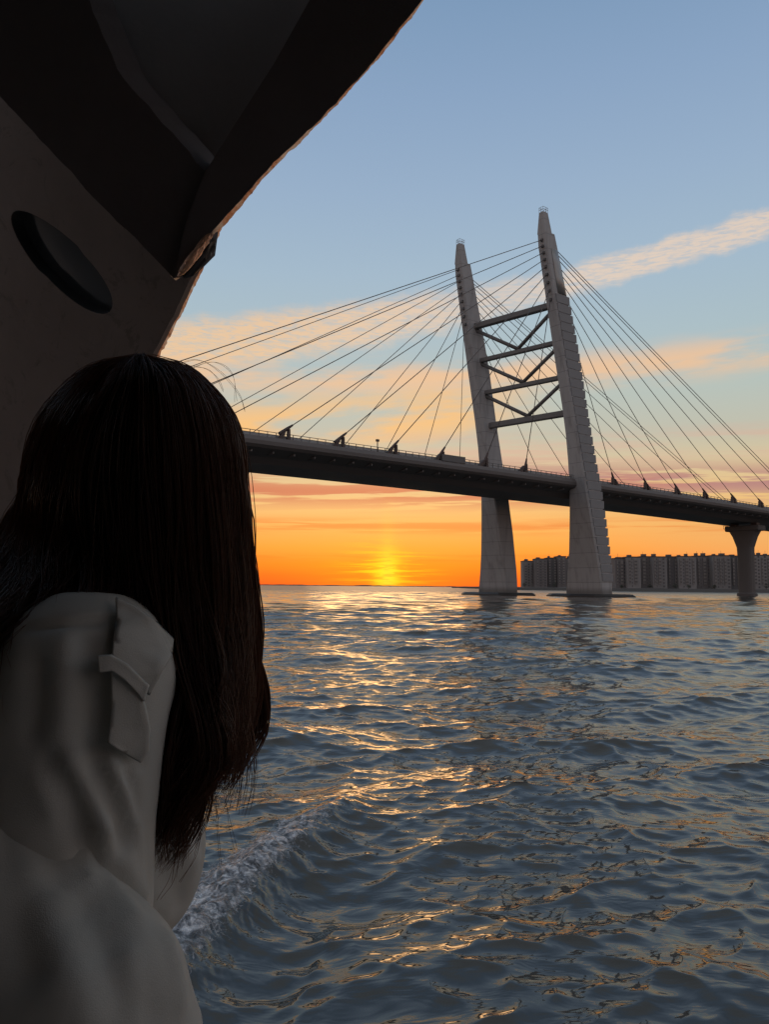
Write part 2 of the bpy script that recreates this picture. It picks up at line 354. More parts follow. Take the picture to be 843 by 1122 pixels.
def make_leg(off, plate_face):
    bm = bmesh.new()
    rings = []
    for z, sf, sb, w in prof:
        c = .35
        rings.append([P(sf+c,0,z)+off, P(sb-c,0,z)+off, P(sb,c,z)+off, P(sb,w-c,z)+off, P(sb-c,w,z)+off, P(sf+c,w,z)+off, P(sf,w-c,z)+off, P(sf,c,z)+off])
    bm_loft(bm, rings)
    leg = from_bm('pylon_leg', bm, pyl_m, bridge)
    bm = bmesh.new(); rings = []
    for z, sf, sb, w in cap:
        rings.append([P(sf,.25,z+.002)+off, P(sb,.25,z+.002)+off, P(sb,w,z+.002)+off, P(sf,w,z+.002)+off])
    bm_loft(bm, rings); from_bm('pylon_head', bm, pyl_m, leg)
    # stainless anchor housing on the outer face
    bm = bmesh.new()
    v0 = -.12 if plate_face == 0 else None
    rings = []
    for z in (82.6, 87, 91, 94.5):
        w = pz(z,3); vv = (-.14, -.001) if plate_face == 0 else (w+.001, w+.14); sf, sb = pz(z,1)+1.6, pz(z,2)-.7
        n = 6; ring = []
        for i in range(n+1):
            q = i/n; ring.append(P(sf+(sb-sf)*q, vv[0]-(.22*math.sin(q*math.pi) if plate_face == 0 else -.22*math.sin(q*math.pi)), z)+off)
        ring += [P(sb, vv[1], z)+off, P(sf, vv[1], z)+off]
        rings.append(ring)
    bm_loft(bm, rings); from_bm('anchor_housing', bm, metal_top, leg, True)
    # stepped cladding plates
    z = 4.4; H = 2.52; i = 0
    while z < 81.0:
        z1 = z+H-.34; bm = bmesh.new(); pts = []
        for zz, out, bk in ((z, .16, .06), (z1, .36, .22)):
            w = pz(zz,3); sf = pz(zz,1)+.55; sb = pz(zz,2)+bk
            out2 = out if plate_face == 0 else .06
            if plate_face == 0: pts.append([P(sf,.003-.005,zz)+off, P(sb,-.002,zz)+off, P(sb,-out,zz)+off, P(sf,-out,zz)+off])
            else: pts.append([P(sf,w+.002,zz)+off, P(sb,w+.002,zz)+off, P(sb-.5,w+out2,zz)+off, P(sf,w+out2,zz)+off])
        bm_loft(bm, pts); from_bm('cladding_plate', bm, plate_m, leg); z += H
    # railing on top
    bm = bmesh.new(); z, sf, sb, w = cap[1]; z += .01
    cs = [(sf,.25),(sb,.25),(sb,w),(sf,w)]
    for (a,b),(c,d) in zip(cs, cs[1:]+cs[:1]):
        for h in (.9, 1.7): bm_tube(bm, [P(a,b,z+h*.8)+off, P(c,d,z+h*.8)+off], .05, 5)
        for q in (0,.5): bm_tube(bm, [P(a+(c-a)*q,b+(d-b)*q,z)+off, P(a+(c-a)*q,b+(d-b)*q,z+1.4)+off], .05, 5)
    from_bm('top_railing', bm, material('galvanised_rail', (.35,.35,.36), .4, .5), leg)
    # cable ports down the front edge, both faces
    for k in range(9):
        for z, q in ((main_z[k], pz(main_z[k],1)-.10), (side_z[k], pz(side_z[k],2)+.10)):
            bm = bmesh.new(); bm_box(bm, P(q, 1.4, z)+off, U, Vv, ZZ, .5, .75, .75); from_bm('cable_port', bm, cable_m, leg)
    return leg
Z0 = Vector((0,0,0))
leg_n = make_leg(Z0, 0); leg_f = make_leg(FAR, 1)
LEAN = .030
def farp(z): return FAR-Vv*(LEAN*max(0, z))
for o in [leg_f]+list(leg_f.children):
    for v in o.data.vertices:
        if v.co.z > 0: v.co += -Vv*(LEAN*v.co.z)
# pointed footings
for off in (Z0, FAR):
    bm = bmesh.new(); rings = []
    for z, q in ((-2,1.0),(.35,1.0),(.9,.93)):
        L, Wd = 15.7*q, 8.2*q
        pts = [(-1,0),(-.72,.62),(-.5,.9),(0,1),(.5,.9),(.72,.62),(1,0),(.72,-.62),(.5,-.9),(0,-1),(-.5,-.9),(-.72,-.62)]
        rings.append([P(2.4+b*Wd, 6.4+a*L, z)+off for a, b in pts])
    bm_loft(bm, rings); from_bm('footing', bm, plinth_m, bridge)
# cross beams and V braces
def leg_c(z, q): return P((pz(z,1)*.5+pz(z,2)*.5), 0, z)
for i, z in enumerate((80.5, 70.5, 61.0, 51.2)):
    a = leg_c(z, 0)+Vv*(pz(z,3)-.3); b = leg_c(z, 0)+farp(z)+Vv*.3
    bm = bmesh.new(); d = (b-a).normalized(); n = d.cross(ZZ).normalized(); s = 1.7 if i in (0,3) else 1.3
    mid = (a+b)/2; bm_box(bm, mid, d, n, ZZ, (b-a).length, s, s)
    bmesh.ops.bevel(bm, geom=bm.edges[:], offset=.18, segments=1, affect='EDGES')
    from_bm('cross_beam', bm, beam_m, bridge)
for z0, z1 in ((79.4,71.3),(69.6,61.8),(60.1,52.2)):
    a = leg_c(z0,0)+Vv*(pz(z0,3)-.3); b = leg_c(z0,0)+farp(z0)+Vv*.3
    m0 = (leg_c(z1,0)+Vv*pz(z1,3)+leg_c(z1,0)+farp(z1))/2
    for e in (a, b):
        bm = bmesh.new(); bm_tube(bm, [e, m0], .55, 8); from_bm('diagonal_brace', bm, beam_m, bridge, True)
# deck
zt = lambda s: 32.72 - (max(0, s+60)/150)**2*1.15
W_D = 27.5; V0 = 3.2
bm = bmesh.new(); rings = []
for s in [x for x in range(-300, 561, 6)]:
    z = zt(s); e = V0
    sec = [(e+.1,z),(e,z-.25),(e-.25,z-.9),(e-.1,z-1.7),(e+.6,z-2.25),(e+5,z-3.3),(e+7,z-4.5),(e+W_D-7,z-4.5),(e+W_D-5,z-3.3),(e+W_D-.6,z-2.25),(e+W_D+.1,z-1.7),(e+W_D+.25,z-.9),(e+W_D,z-.25),(e+W_D-.1,z)]
    rings.append([P(s, v, q) for v, q in sec])
bm_loft(bm, rings); deck = from_bm('deck', bm, deck_m, bridge)
# cross ribs under the deck
bm = bmesh.new()
for s in range(-290, 560, 5):
    z = zt(s)
    for a in (V0+.9, V0+W_D-6.6):
        bm_box(bm, P(s, a+2.9, z-2.9), U, Vv, ZZ, .25, 5.0, .45)
from_bm('cross_rib', bm, deck_m, deck)['kind'] = 'stuff'
for v in (V0+.35, V0+W_D-.35):
    bm = bmesh.new()
    for s in range(-300, 560, 2):
        bm_box(bm, P(s, v, zt(s)+.55), U, Vv, ZZ, .12, .12, 1.1)
    for s in range(-300, 556, 6):
        for h in (.6, 1.12):
            bm_tube(bm, [P(s,v,zt(s)+h), P(s+6,v,zt(s+6)+h)], .07, 4, False)
    from_bm('parapet_railing', bm, rail_m, deck)
    bm = bmesh.new()
    bmesh_pts = []
    bm_loft(bm, [[P(s, v+.9, zt(s)+.004), P(s, v+1.3, zt(s)+.004), P(s, v+1.25, zt(s)+.8), P(s, v+1.0, zt(s)+.8)] for s in range(-300, 561, 10)])
    from_bm('crash_barrier', bm, concrete, deck)
for sl_ in (-74.0,): 
    bm = bmesh.new(); bm_tube(bm, [P(sl_,V0+.6,zt(sl_)), P(sl_,V0+.6,zt(sl_)+2.6)], .12, 6); bm_box(bm, P(sl_,V0+.6,zt(sl_)+2.7), U, Vv, ZZ, .7,.5,.5); from_bm('marker_lamp', bm, anch_m, deck)
bm = bmesh.new(); bm_box(bm, P(-51.5, V0+.5, zt(-51)+.8), U, Vv, ZZ, 7.5, 1.2, 1.6); from_bm('control_cabinet', bm, box_m, deck)
# stay cables and their anchors
main_s = [-25.6,-40,-54.5,-68.8,-83.4,-97,-111.5,-126,-140]
side_s = [10.8,26.4,42.5,58.4,75.5,93.5,110,126,129.5]
for off, vt, vd, nearleg in ((Z0, 1.4, V0+.6, True), (FAR, 1.8, V0+W_D-.6, False)):
    for lst, k in ((main_s, 1), (side_s, 2)):
        n = len(lst)
        for i, s in enumerate(lst):
            zc = (main_z, side_z)[k-1][i]
            top = P(pz(zc,k)+(-.2 if k == 1 else .2), vt, zc)+(farp(zc) if off is FAR else off)
            bot = P(s, vd, zt(s)+2.6); d = (top-bot).normalized()
            foot = P(s-d.dot(U)*2.4, vd, zt(s)-.1)
            bm = bmesh.new(); bm_tube(bm, [bot-d*.4, top], .105 if nearleg else .095, 6)
            from_bm('stay_cable', bm, cable_m, bridge, True)
            bm = bmesh.new()
            side = d.cross(ZZ).normalized(); nn = side.cross(d)
            bm_tube(bm, [bot-d*2.6, bot-d*.2, bot+d*1.2], [.42,.34,.2], 8)
            fd = math.copysign(1, d.dot(U))
            poly = [P(s-fd*3.6, vd-.45, zt(s)-.02), P(s+fd*.2, vd-.45, zt(s)-.02), P(s+fd*.1, vd-.45, zt(s)+2.1), P(s-fd*.7, vd-.45, zt(s)+2.2)]
            tri = [P(s-fd*2.8, vd-.40, zt(s)-.02), P(s-fd*1.6, vd-.40, zt(s)-.02), P(s-fd*.6, vd-.40, zt(s)+1.9), P(s-fd*1.1, vd-.40, zt(s)+1.7)]
            bm_prism(bm, tri, Vv*.8)
            post = [P(s-fd*.3, vd-.38, zt(s)-.02), P(s+fd*.35, vd-.38, zt(s)-.02), P(s+fd*.25, vd-.38, zt(s)+2.3), P(s-fd*.2, vd-.38, zt(s)+2.3)]
            bm_prism(bm, post, Vv*.76)
            from_bm('cable_anchor', bm, anch_m, deck)
# approach piers
def pier(s):
    z1 = zt(s)-4.5; bm = bmesh.new(); rings = []
    vc = V0+W_D/2-3.4
    for z, a, b in ((-2,3.3,3.0),(1.0,3.3,3.0),(1.4,2.7,2.4),(14,2.7,2.3),(z1-9,2.9,2.3),(z1-5.0,4.4,2.5),(z1-3.0,5.6,2.8)):
        ring = []
        for k in range(16):
            an = 2*math.pi*k/16; ca, sa = math.cos(an), math.sin(an)
            ring.append(P(s+math.copysign(abs(sa)**.6, sa)*b/1.0*.9, vc+math.copysign(abs(ca)**.6, ca)*a/1.0, z))
        rings.append(ring)
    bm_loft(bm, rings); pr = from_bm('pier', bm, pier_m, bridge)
    bm = bmesh.new(); bm_box(bm, P(s, vc, z1-2.0), U, Vv, ZZ, 5.4, 13.0, 2.0); bmesh.ops.bevel(bm, geom=bm.edges[:], offset=.3, segments=1, affect='EDGES')
    from_bm('pier_cap', bm, pier_m, pr)
    for v in (vc-4, vc+4):
        bm = bmesh.new(); bm_box(bm, P(s, v, z1-.52), U, Vv, ZZ, 2.2, 2.2, .95); from_bm('bearing', bm, anch_m, pr)
    bm = bmesh.new()
    for h in (-.9, .2): bm_tube(bm, [P(s-3, vc+6.6, z1-1+h), P(s+3, vc+6.6, z1-1+h), P(s+3, vc+9.5, z1-1+h)], .08, 5)
    for q in (-3, 3): bm_tube(bm, [P(s+q, vc+6.6, z1-2), P(s+q, vc+6.6, z1-.7)], .07, 5)
    from_bm('service_rail', bm, rail_m, pr)
for s in (101, 190, 280, 370): pier(s)

# ------------------------------------------------------------------ far shore
shore_m = material('dark_embankment', (.07,.065,.06), .9, var=.3, vscale=.02)
def wedge(name, pts, z, mat, depth):
    bm = bmesh.new(); rings = []
    for (x, y, zz, yy) in pts: rings.append([Vector((x,y,-1)), Vector((x+depth*.2,y+yy,-1)), Vector((x+depth*.2,y+yy,zz)), Vector((x,y+zz*2,zz))])
    bm_loft(bm, rings); o = from_bm(name, bm, mat); o['kind'] = 'structure'; return o
g = np.random.default_rng(11)
wedge('shore', [(x, 640-.0*x+ (x-95)*-.02 if x > 150 else 640+(150-x)*.9, 2.2+g.random()*.7, 900) for x in np.linspace(118, 900, 60)], 2, shore_m, 100)
wedge('breakwater', [(x, 3600+x*.05, 2.4+6.0*abs(fbm(np.array([x*.02]), np.array([3.]), 4)[0]-.3), 60) for x in np.linspace(-800, 500, 90)], 4, shore_m, 30)
# the dark specks along the quay: moored barges and sheds would be guesses, so only shrubs
bush_m = material('shore_shrub_leaf', (.05,.055,.04), .9, var=.3, vscale=.5)
for i in range(22):
    x = 130+i*19+g.uniform(-6,6); y = (640+(150-x)*.9 if x < 150 else 640)+12+g.uniform(0,8); hh = g.uniform(3,6.0)
    root = tag(empty('shore_tree', (x,y,2.0)), 'low dark tree on the far quay in front of the apartment blocks', 'tree', 'trees along the far quay')
    bm = bmesh.new(); bm_tube(bm, [(x,y,1.6),(x+.1,y,2+hh*.6)], [.25,.1], 5); from_bm('trunk', bm, bush_m, root)
    bm = bmesh.new()
    for k in range(140):
        th = g.uniform(0,6.28); q = g.uniform(.3,1)**.5; ph = g.uniform(-1,1); sc = hh*.42*(1+.3*math.sin(3*th+i))
        c = Vector((x+math.cos(th)*sc*q*math.sqrt(1-ph*ph), y+math.sin(th)*sc*q*math.sqrt(1-ph*ph), 2+hh*.62+ph*hh*.36*q))
        d1 = Vector(g.normal(size=3)).normalized(); d2 = d1.orthogonal().normalized(); r_ = g.uniform(.35,.7)
        bm.faces.new([bm.verts.new(c+d1*r_), bm.verts.new(c+d2*r_*.7), bm.verts.new(c-d1*r_*.8)])
    from_bm('crown', bm, bush_m, root)
wall_cols = [(.16,.148,.145),(.20,.192,.187),(.11,.107,.108),(.24,.228,.222)]
wall_ms = [material('apartment_render', c, .85, var=.08, vscale=.05) for c in wall_cols]
glass_m = material('dark_window_glass', (.075,.07,.07), .4, var=.1)
balc_m = material('glazed_balcony', (.20,.185,.175), .4, var=.2, vscale=.3)
def unit_win():
    bm = bmesh.new(); bm_box(bm, (0,0,0), (1,0,0), (0,1,0), (0,0,1), 1, 1, 1); me = bpy.data.meshes.new('window'); bm.to_mesh(me); bm.free(); me.materials.append(glass_m); return me
WIN = unit_win()
def win(name, parent, base, c, sx, sy, sz):
    o = bpy.data.objects.new(name, WIN); COL.objects.link(o); o.parent = parent; o.location = Vector(c)-base; o.scale = (sx,sy,sz)
def apartment(x0, x1, y, h, ci, label, seed, zb=2.4, dep=18):
    gg = np.random.default_rng(seed)
    root = tag(empty('apartment_block', ((x0+x1)/2, y, zb)), label, 'apartment building', 'apartment blocks on the far shore')
    bm = bmesh.new(); bm_box(bm, ((x0+x1)/2, y+dep/2, zb+h/2), (1,0,0), (0,1,0), (0,0,1), x1-x0, dep, h)
    wall = from_bm('wall', bm, wall_ms[ci], root)
    # stair head houses and parapets on the roof
    bm = bmesh.new(); bm_box(bm, ((x0+x1)/2, y+dep/2, zb+h+.42), (1,0,0), (0,1,0), (0,0,1), x1-x0+.5, dep+.5, .8); rf = from_bm('roof', bm, shore_m, root)
    x = x0+2
    while x < x1-3:
        ww = gg.uniform(1.6,4.0); hh = gg.uniform(.8,2.6)
        bm = bmesh.new(); bm_box(bm, (x+ww/2, y+gg.uniform(4,9), zb+h+.8+hh/2), (1,0,0), (0,1,0), (0,0,1), ww, 4, hh); from_bm('roof_house', bm, wall_ms[2], rf)
        if gg.random() < .5:
            bm = bmesh.new(); bm_tube(bm, [(x+ww/2, y+6, zb+h+.8), (x+ww/2, y+6, zb+h+4.8)], .10, 4); from_bm('antenna', bm, shore_m, rf)
        x += ww+gg.uniform(2.5,6)
    # bays: balcony stacks alternate with window columns
    x = x0+1.2; k = 0; nf = int(h/2.9)
    while x < x1-2.4:
        bw = gg.choice([1.0,1.5,2.1,2.6])
        if k % 2 == 0:
            bm = bmesh.new()
            bm_box(bm, (x+bw/2, y-.45, zb+4+(h-5.5)/2), (1,0,0), (0,1,0), (0,0,1), bw, .9, h-5.5)
            st = from_bm('balcony_stack', bm, balc_m, root)
            for fl in range(1, nf-1): win('window', st, Vector((0,0,0)), (x+bw/2, y-.92, zb+4+fl*2.9-1.2), bw*.86, .06, 1.3)
        else:
            for fl in range(0, nf): win('window', root, Vector(root.location), (x+bw/2, y-.03, zb+2.0+fl*2.9), bw*.7, .08, 1.6)
        x += bw+gg.uniform(.5,1.3); k += 1
    return root
def xa(px, y, roll=True): return (px-421.5)/F*(y*math.cos(PITCH))*1.0
blocks = [ # px0, px1, dist, top height, wall, label
 (575,588,850,31,1,'short pale block at the left end of the far apartment cluster'),
 (588.5,601,835,33,0,'brown apartment block second from left of the cluster between the pylon legs'),
 (601.5,612,845,34.5,2,'dark tall block with roof masts in the cluster between the pylon legs'),
 (612.5,622,840,36,0,'taller brown block just left of the near pylon leg'),
 (622.5,645,840,34,1,'wide block mostly hidden behind the near pylon leg'),
 (667,675.5,860,27,1,'narrow lower block showing just right of the near pylon leg'),
 (676,689,670,28.0,0,'brown striped block first in the long row right of the pylon'),
 (689.3,704,664,29.0,3,'pale striped block second in the long row right of the pylon'),
 (704.3,717,668,29.6,0,'brown striped block third in the long row right of the pylon'),
 (717.3,733,660,29.2,1,'wide plain grey block fourth in the long row, left of the dark one'),
 (733.3,745,666,29.6,2,'darkest block in the middle of the long row right of the pylon'),
 (745.3,765,662,29.8,3,'pale striped block just right of the darkest one'),
 (765.3,783,668,30.6,0,'brown block beside the approach pier on its left'),
 (783.3,803,660,30.8,1,'grey striped block partly behind the left edge of the approach pier'),
 (803.3,826,666,30.8,2,'dark block hidden mostly behind the approach pier'),
 (826.3,850,662,31.5,3,'pale striped block at the right edge right of the approach pier'),
]
for i, (a, b, y, h, ci, lb) in enumerate(blocks): apartment(xa(a,y), xa(b,y), y, h-2.4, ci, lb, 100+i)

# ------------------------------------------------------------------ boat the photograph is taken from
FLOOR = HC-1.42
hullm = material('worn_hull_paint', (.25,.215,.20), .62, var=.35, vscale=3, bump=.0018, bscale=22, spec=.35,
    extra=lambda t, tc, c: t.mix(t.m('MULTIPLY', t.ss(t.noise(tc, 11.0, 8, .75, 2.2), .54, .62), .8), c, (.17,.145,.135)))
beamm = material('black_overhead_paint', (.13,.122,.125), .85, var=.3, vscale=6, bump=.001, bscale=30, spec=.12)
panelm = material('charcoal_liner', (.26,.265,.275), .75, var=.3, vscale=3, bump=.002, bscale=12, spec=.3)
rustm = material('rusty_chipped_edge', (.85,.52,.34), .38, .65, var=.25, vscale=25, bump=.004, bscale=60)
rubm = material('black_rubber', (.02,.02,.022), .5, var=.2)
floorm = material('steel_deck_plate', (.25,.26,.26), .7, var=.3, vscale=4)
innerm = material('cabin_paint', (.42,.42,.41), .8, var=.15)  # unseen cabin walls, lightened to bounce fill onto the coat
outm = material('white_topside_paint', (.45,.45,.45), .5, var=.1)
glassd = material('porthole_glass', (.07,.08,.09), .12, var=.2)
boat = tag(empty('tour_boat', (0,-1,FLOOR)), 'dark weathered boat side and overhead beams with an oval port beside the woman', 'boat')
def cv(v): return RT*v[0]+UP*v[1]-fwd*v[2]
NP = cv((-.45,-.35,.82)).normalized(); P0p = sp(120,330,1.35)
def onp(px, py, off=0.0):
    d = (sp(px,py,1)-CAM); t = (P0p-CAM).dot(NP)/d.dot(NP); return CAM+d*t+NP*off
def jag(pts, step, amp, seed):
    g = np.random.default_rng(seed); out = []
    for (x0,y0),(x1,y1) in zip(pts, pts[1:]):
        L = math.hypot(x1-x0, y1-y0); n = max(1, int(L/step))
        for i in range(n):
            q = i/n; out.append((x0+(x1-x0)*q+g.normal()*amp, y0+(y1-y0)*q+g.normal()*amp))
    out.append(pts[-1]); return out
# hull plate with a real oval opening
edge = jag([(240,235),(216,290),(192,342),(160,402),(118,488),(62,606),(20,700),(-60,850)], 6, .35, 5)
outer = edge+[(-230,760),(-230,20),(-60,-60),(120,60)]
bm = bmesh.new()
vo = [bm.verts.new(onp(x,y)) for x,y in outer]
def oval(s=1.0, n=40):
    out = []
    for k in range(n):
        an = 2*math.pi*k/n; a = 76*s*math.cos(an); b = (25 if math.cos(an) < 0 else 23)*s*math.sin(an)*(1+.12*math.cos(an))
        out.append((67+a*.70-b*.714, 287+a*.714+b*.70))
    return out
vi = [bm.verts.new(onp(x,y)) for x,y in oval()]
ed = [bm.edges.new((a,b)) for L in (vo,vi) for a,b in zip(L, L[1:]+L[:1])]
bmesh.ops.triangle_fill(bm, edges=ed, use_beauty=True)
ret = bmesh.ops.extrude_face_region(bm, geom=bm.faces[:])
bmesh.ops.translate(bm, verts=[v for v in ret['geom'] if isinstance(v, bmesh.types.BMVert)], vec=-NP*.014)
plate = from_bm('hull_plate', bm, hullm, boat)
bm = bmesh.new(); r = [[onp(x,y,-.002) for x,y in oval(1.0)], [onp(x,y,-.03) for x,y in oval(.98)]]
vr = [[bm.verts.new(p) for p in q] for q in r]; n = len(vr[0])
for k in range(n): bm.faces.new((vr[0][k], vr[0][(k+1)%n], vr[1][(k+1)%n], vr[1][k]))
port = from_bm('oval_port', bm, material('port_rim_paint', (.05,.055,.06), .5), boat, True)
bm = bmesh.new(); bm_prism(bm, [onp(x,y,-.026) for x,y in oval(1.02)], -NP*.01); from_bm('port_glass', bm, glassd, port)
# overhead frame: two deep beams meeting over the corner, with a recessed liner between them
def pl(pts, t0, gx, gy): return [sp(x, y, t0+gx*(x-200)/843+gy*(y-200)/843) for x, y in pts]
inner = jag([(225,188),(180,135),(135,85),(112,40),(98,0)], 12, .7, 9)
bA = jag([(-160,-62),(0,106),(95,208),(190,305)], 12, .7, 3)+[(212,283)]+inner+[(60,-90),(-160,-160)]
bm = bmesh.new(); bm_prism(bm, pl(bA, 1.12, -.05, .10), -NP*.05); from_bm('overhead_beam', bm, beamm, boat)
sky_edge = jag([(190,305),(212,283),(231,255),(262,221),(300,178),(352,130),(402,76),(464,-2),(540,-95)], 6, .4, 4)
bB = sky_edge+[(380,-120),(345,-10),(300,70),(255,140),(225,188),(205,240)]
bm = bmesh.new(); bm_prism(bm, pl(bB, 1.10, -.05, .10), (sp(318,165,1)-CAM)*.045); from_bm('overhead_beam', bm, beamm, boat)
bm = bmesh.new(); bm_prism(bm, pl([(30,-120),(85,10),(130,100),(222,215),(262,150),(360,-20),(400,-140)], 1.19, -.05, .10), fwd*.02); from_bm('recessed_liner', bm, panelm, boat)
# chipped beam rim: added translucent orange ribbon stands in for its sunlit glow
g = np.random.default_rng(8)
rim = bpy.data.materials.new('rim_glow_film'); rim.use_nodes = True; rt_ = NT(rim.node_tree); rp_ = rt_.n['Principled BSDF']
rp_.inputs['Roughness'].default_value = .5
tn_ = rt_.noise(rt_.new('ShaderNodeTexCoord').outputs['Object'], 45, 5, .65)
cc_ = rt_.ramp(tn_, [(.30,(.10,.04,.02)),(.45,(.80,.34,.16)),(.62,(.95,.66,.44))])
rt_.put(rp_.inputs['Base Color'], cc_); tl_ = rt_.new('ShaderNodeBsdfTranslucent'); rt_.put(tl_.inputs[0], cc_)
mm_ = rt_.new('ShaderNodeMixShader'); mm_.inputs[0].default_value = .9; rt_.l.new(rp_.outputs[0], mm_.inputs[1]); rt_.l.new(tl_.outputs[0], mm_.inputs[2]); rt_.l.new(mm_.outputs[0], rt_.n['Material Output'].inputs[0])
def ribbon(pts_a, pts_b):
    bm = bmesh.new(); a = [bm.verts.new(p) for p in pts_a]; b = [bm.verts.new(p) for p in pts_b]
    for k in range(len(a)-1): bm.faces.new((a[k], a[k+1], b[k+1], b[k]))
    return from_bm('rim_glow_ribbon', bm, rim, boat)
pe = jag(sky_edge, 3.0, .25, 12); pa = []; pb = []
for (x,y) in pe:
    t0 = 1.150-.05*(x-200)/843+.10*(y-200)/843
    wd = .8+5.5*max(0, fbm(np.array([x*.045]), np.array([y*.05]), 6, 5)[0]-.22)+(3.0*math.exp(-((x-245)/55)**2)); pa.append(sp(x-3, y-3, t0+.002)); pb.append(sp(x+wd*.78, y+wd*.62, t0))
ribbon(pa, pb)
pa = []; pb = []
for (x,y) in jag(edge[2:], 3.0, .2, 13):
    wd = 1.2+1.6*g.random(); pa.append(onp(x-3, y-1, -.016)); pb.append(onp(x+wd, y+wd*.4, -.016))
ribbon(pa, pb)  # same added glow ribbon along the hull plate edge
def lump(name, c, ax, r, mat, seed, sub=3):
    bm = bmesh.new(); bmesh.ops.create_icosphere(bm, subdivisions=sub, radius=1)
    ax = ax.normalized(); b = ax.orthogonal().normalized(); cc = ax.cross(b)
    for v in bm.verts:
        p = v.co.copy(); nn = fbm(np.array([p.x*2+seed]), np.array([p.y*2+p.z*1.3]), seed, 4)[0]
        p *= .65+.75*nn; v.co = c+ax*p.x*r[0]+b*p.y*r[1]+cc*p.z*r[2]
    return from_bm(name, bm, mat, boat, False)
dx = sp(226,266,1.1)-sp(200,298,1.1)
lump('rust_flake', sp(210,284,1.10), dx, (.030,.006,.007), rustm, 3, 4)
lump('rust_flake', sp(222,268,1.105), dx, (.020,.006,.005), rustm, 5)
lump('rubber_stop', sp(218,281,1.14), dx, (.034,.012,.012), rubm, 6)
# roof, cabin walls, deck, bulwark and topsides
def slab(name, x0,x1,y0,y1,z0,z1, m, bev=.01):
    bm = bmesh.new(); bm_box(bm, ((x0+x1)/2,(y0+y1)/2,(z0+z1)/2), (1,0,0),(0,1,0),(0,0,1), x1-x0, y1-y0, z1-z0)
    bmesh.ops.bevel(bm, geom=bm.edges[:], offset=bev, segments=2, affect='EDGES'); return from_bm(name, bm, m, boat)
slab('roof', -2.4,1.5,-2.6,1.0, HC+.97,HC+1.03, beamm)
slab('rear_bulkhead', -2.4,1.5,-2.66,-2.605, FLOOR,HC+.965, innerm)
slab('side_bulkhead', -2.46,-2.405,-2.6,1.0, FLOOR,HC+.965, innerm)
slab('side_bulkhead', 1.505,1.56,-2.6,-1.6, FLOOR,HC+.965, innerm)
slab('deck_floor', -2.4,1.5,-2.6,.96, FLOOR-.06,FLOOR-.003, floorm)
slab('bulwark', -2.4,1.56,.97,1.03, -.6,FLOOR+.74, outm)
bm = bmesh.new(); bm_tube(bm, [(-2.4,1.0,FLOOR+.775),(1.56,1.0,FLOOR+.775)], .028, 12); from_bm('hand_rail', bm, rubm, boat, True)
slab('topside', -2.46,1.56,-2.7,.96, -.6,FLOOR-.07, outm)

# ------------------------------------------------------------------ the woman at the rail
def blob(name, parts, voxel, mat, parent=None, smooth=6, folds=None):
    bm = bmesh.new()
    for p in parts:
        if p[0] == 'c':
            _, a, b, ra, rb = p; a = Vector(a); b = Vector(b); d = b-a; L = d.length; d.normalize()
            o1 = d.orthogonal().normalized(); o2 = d.cross(o1); n = 16; rings = []
            def ring(c, r): return [bm.verts.new(c+(o1*math.cos(2*math.pi*k/n)+o2*math.sin(2*math.pi*k/n))*r) for k in range(n)]
            for k in range(1,5): an = math.pi/2*(1-k/4); rings.append(ring(a-d*ra*math.sin(an), ra*math.cos(an)))
            for k in range(1,7): q = k/6; rings.append(ring(a+d*L*q, ra+(rb-ra)*q))
            for k in range(1,4): an = math.pi/2*k/4; rings.append(ring(b+d*rb*math.sin(an), rb*math.cos(an)))
            for r0, r1 in zip(rings, rings[1:]):
                for k in range(n): bm.faces.new((r0[k], r0[(k+1)%n], r1[(k+1)%n], r1[k]))
            bm.faces.new(rings[0][::-1]); bm.faces.new(rings[-1])
        else:
            _, c, X_, Y_, Z_ = p; m = Matrix((X_,Y_,Z_)).transposed().to_4x4(); m.translation = Vector(c)
            bmesh.ops.create_icosphere(bm, subdivisions=4, radius=1, matrix=m)
    me = bpy.data.meshes.new(name); bm.to_mesh(me); bm.free()
    tmp = bpy.data.objects.new(name+'_tmp', me); COL.objects.link(tmp)
    md = tmp.modifiers.new('r', 'REMESH'); md.mode = 'VOXEL'; md.voxel_size = voxel
    ms = tmp.modifiers.new('s', 'SMOOTH'); ms.iterations = smooth; ms.factor = .5
    dg = bpy.context.evaluated_depsgraph_get(); me2 = bpy.data.meshes.new_from_object(tmp.evaluated_get(dg))
    bpy.data.objects.remove(tmp); me2.name = name
    if folds: folds(me2)
    return link(name, me2, mat, parent, True)
def wrinkles(m):
    t = NT(m.node_tree); p = t.n['Principled BSDF']; old = p.inputs['Normal'].links[0].from_node
    tc = t.new('ShaderNodeTexCoord').outputs['Object']; mp = t.new('ShaderNodeMapping'); t.l.new(tc, mp.inputs[0])
    mp.inputs['Rotation'].default_value = (0, .35, 0); mp.inputs['Scale'].default_value = (1, .8, .6)
    b = t.new('ShaderNodeBump'); b.inputs['Distance'].default_value = .005; b.inputs['Strength'].default_value = .7
    t.put(b.inputs['Height'], t.noise(mp.outputs[0], 13, 3, .5, .4)); t.l.new(old.outputs[0], b.inputs['Normal']); t.l.new(b.outputs[0], p.inputs['Normal'])
from mathutils.bvhtree import BVHTree
skinm = material('skin', (.42,.24,.17), .55, var=.05, vscale=20)
coatm = material('pale_trench_cotton', (.40,.405,.375), .85, var=.07, vscale=6, bump=.0004, bscale=900, spec=.25)
wrinkles(coatm)
trm = material('dark_denim', (.03,.035,.05), .85, var=.1); shoem = material('shoe_leather', (.02,.02,.02), .5)
def W(px, py, t): return sp(px, py, t)
V = Vector
HCN = W(156,522,.835); gaze = V((.35,.93,-.03)).normalized(); hs = V((.93,-.35,0)).normalized(); hu = V((0,0,1))
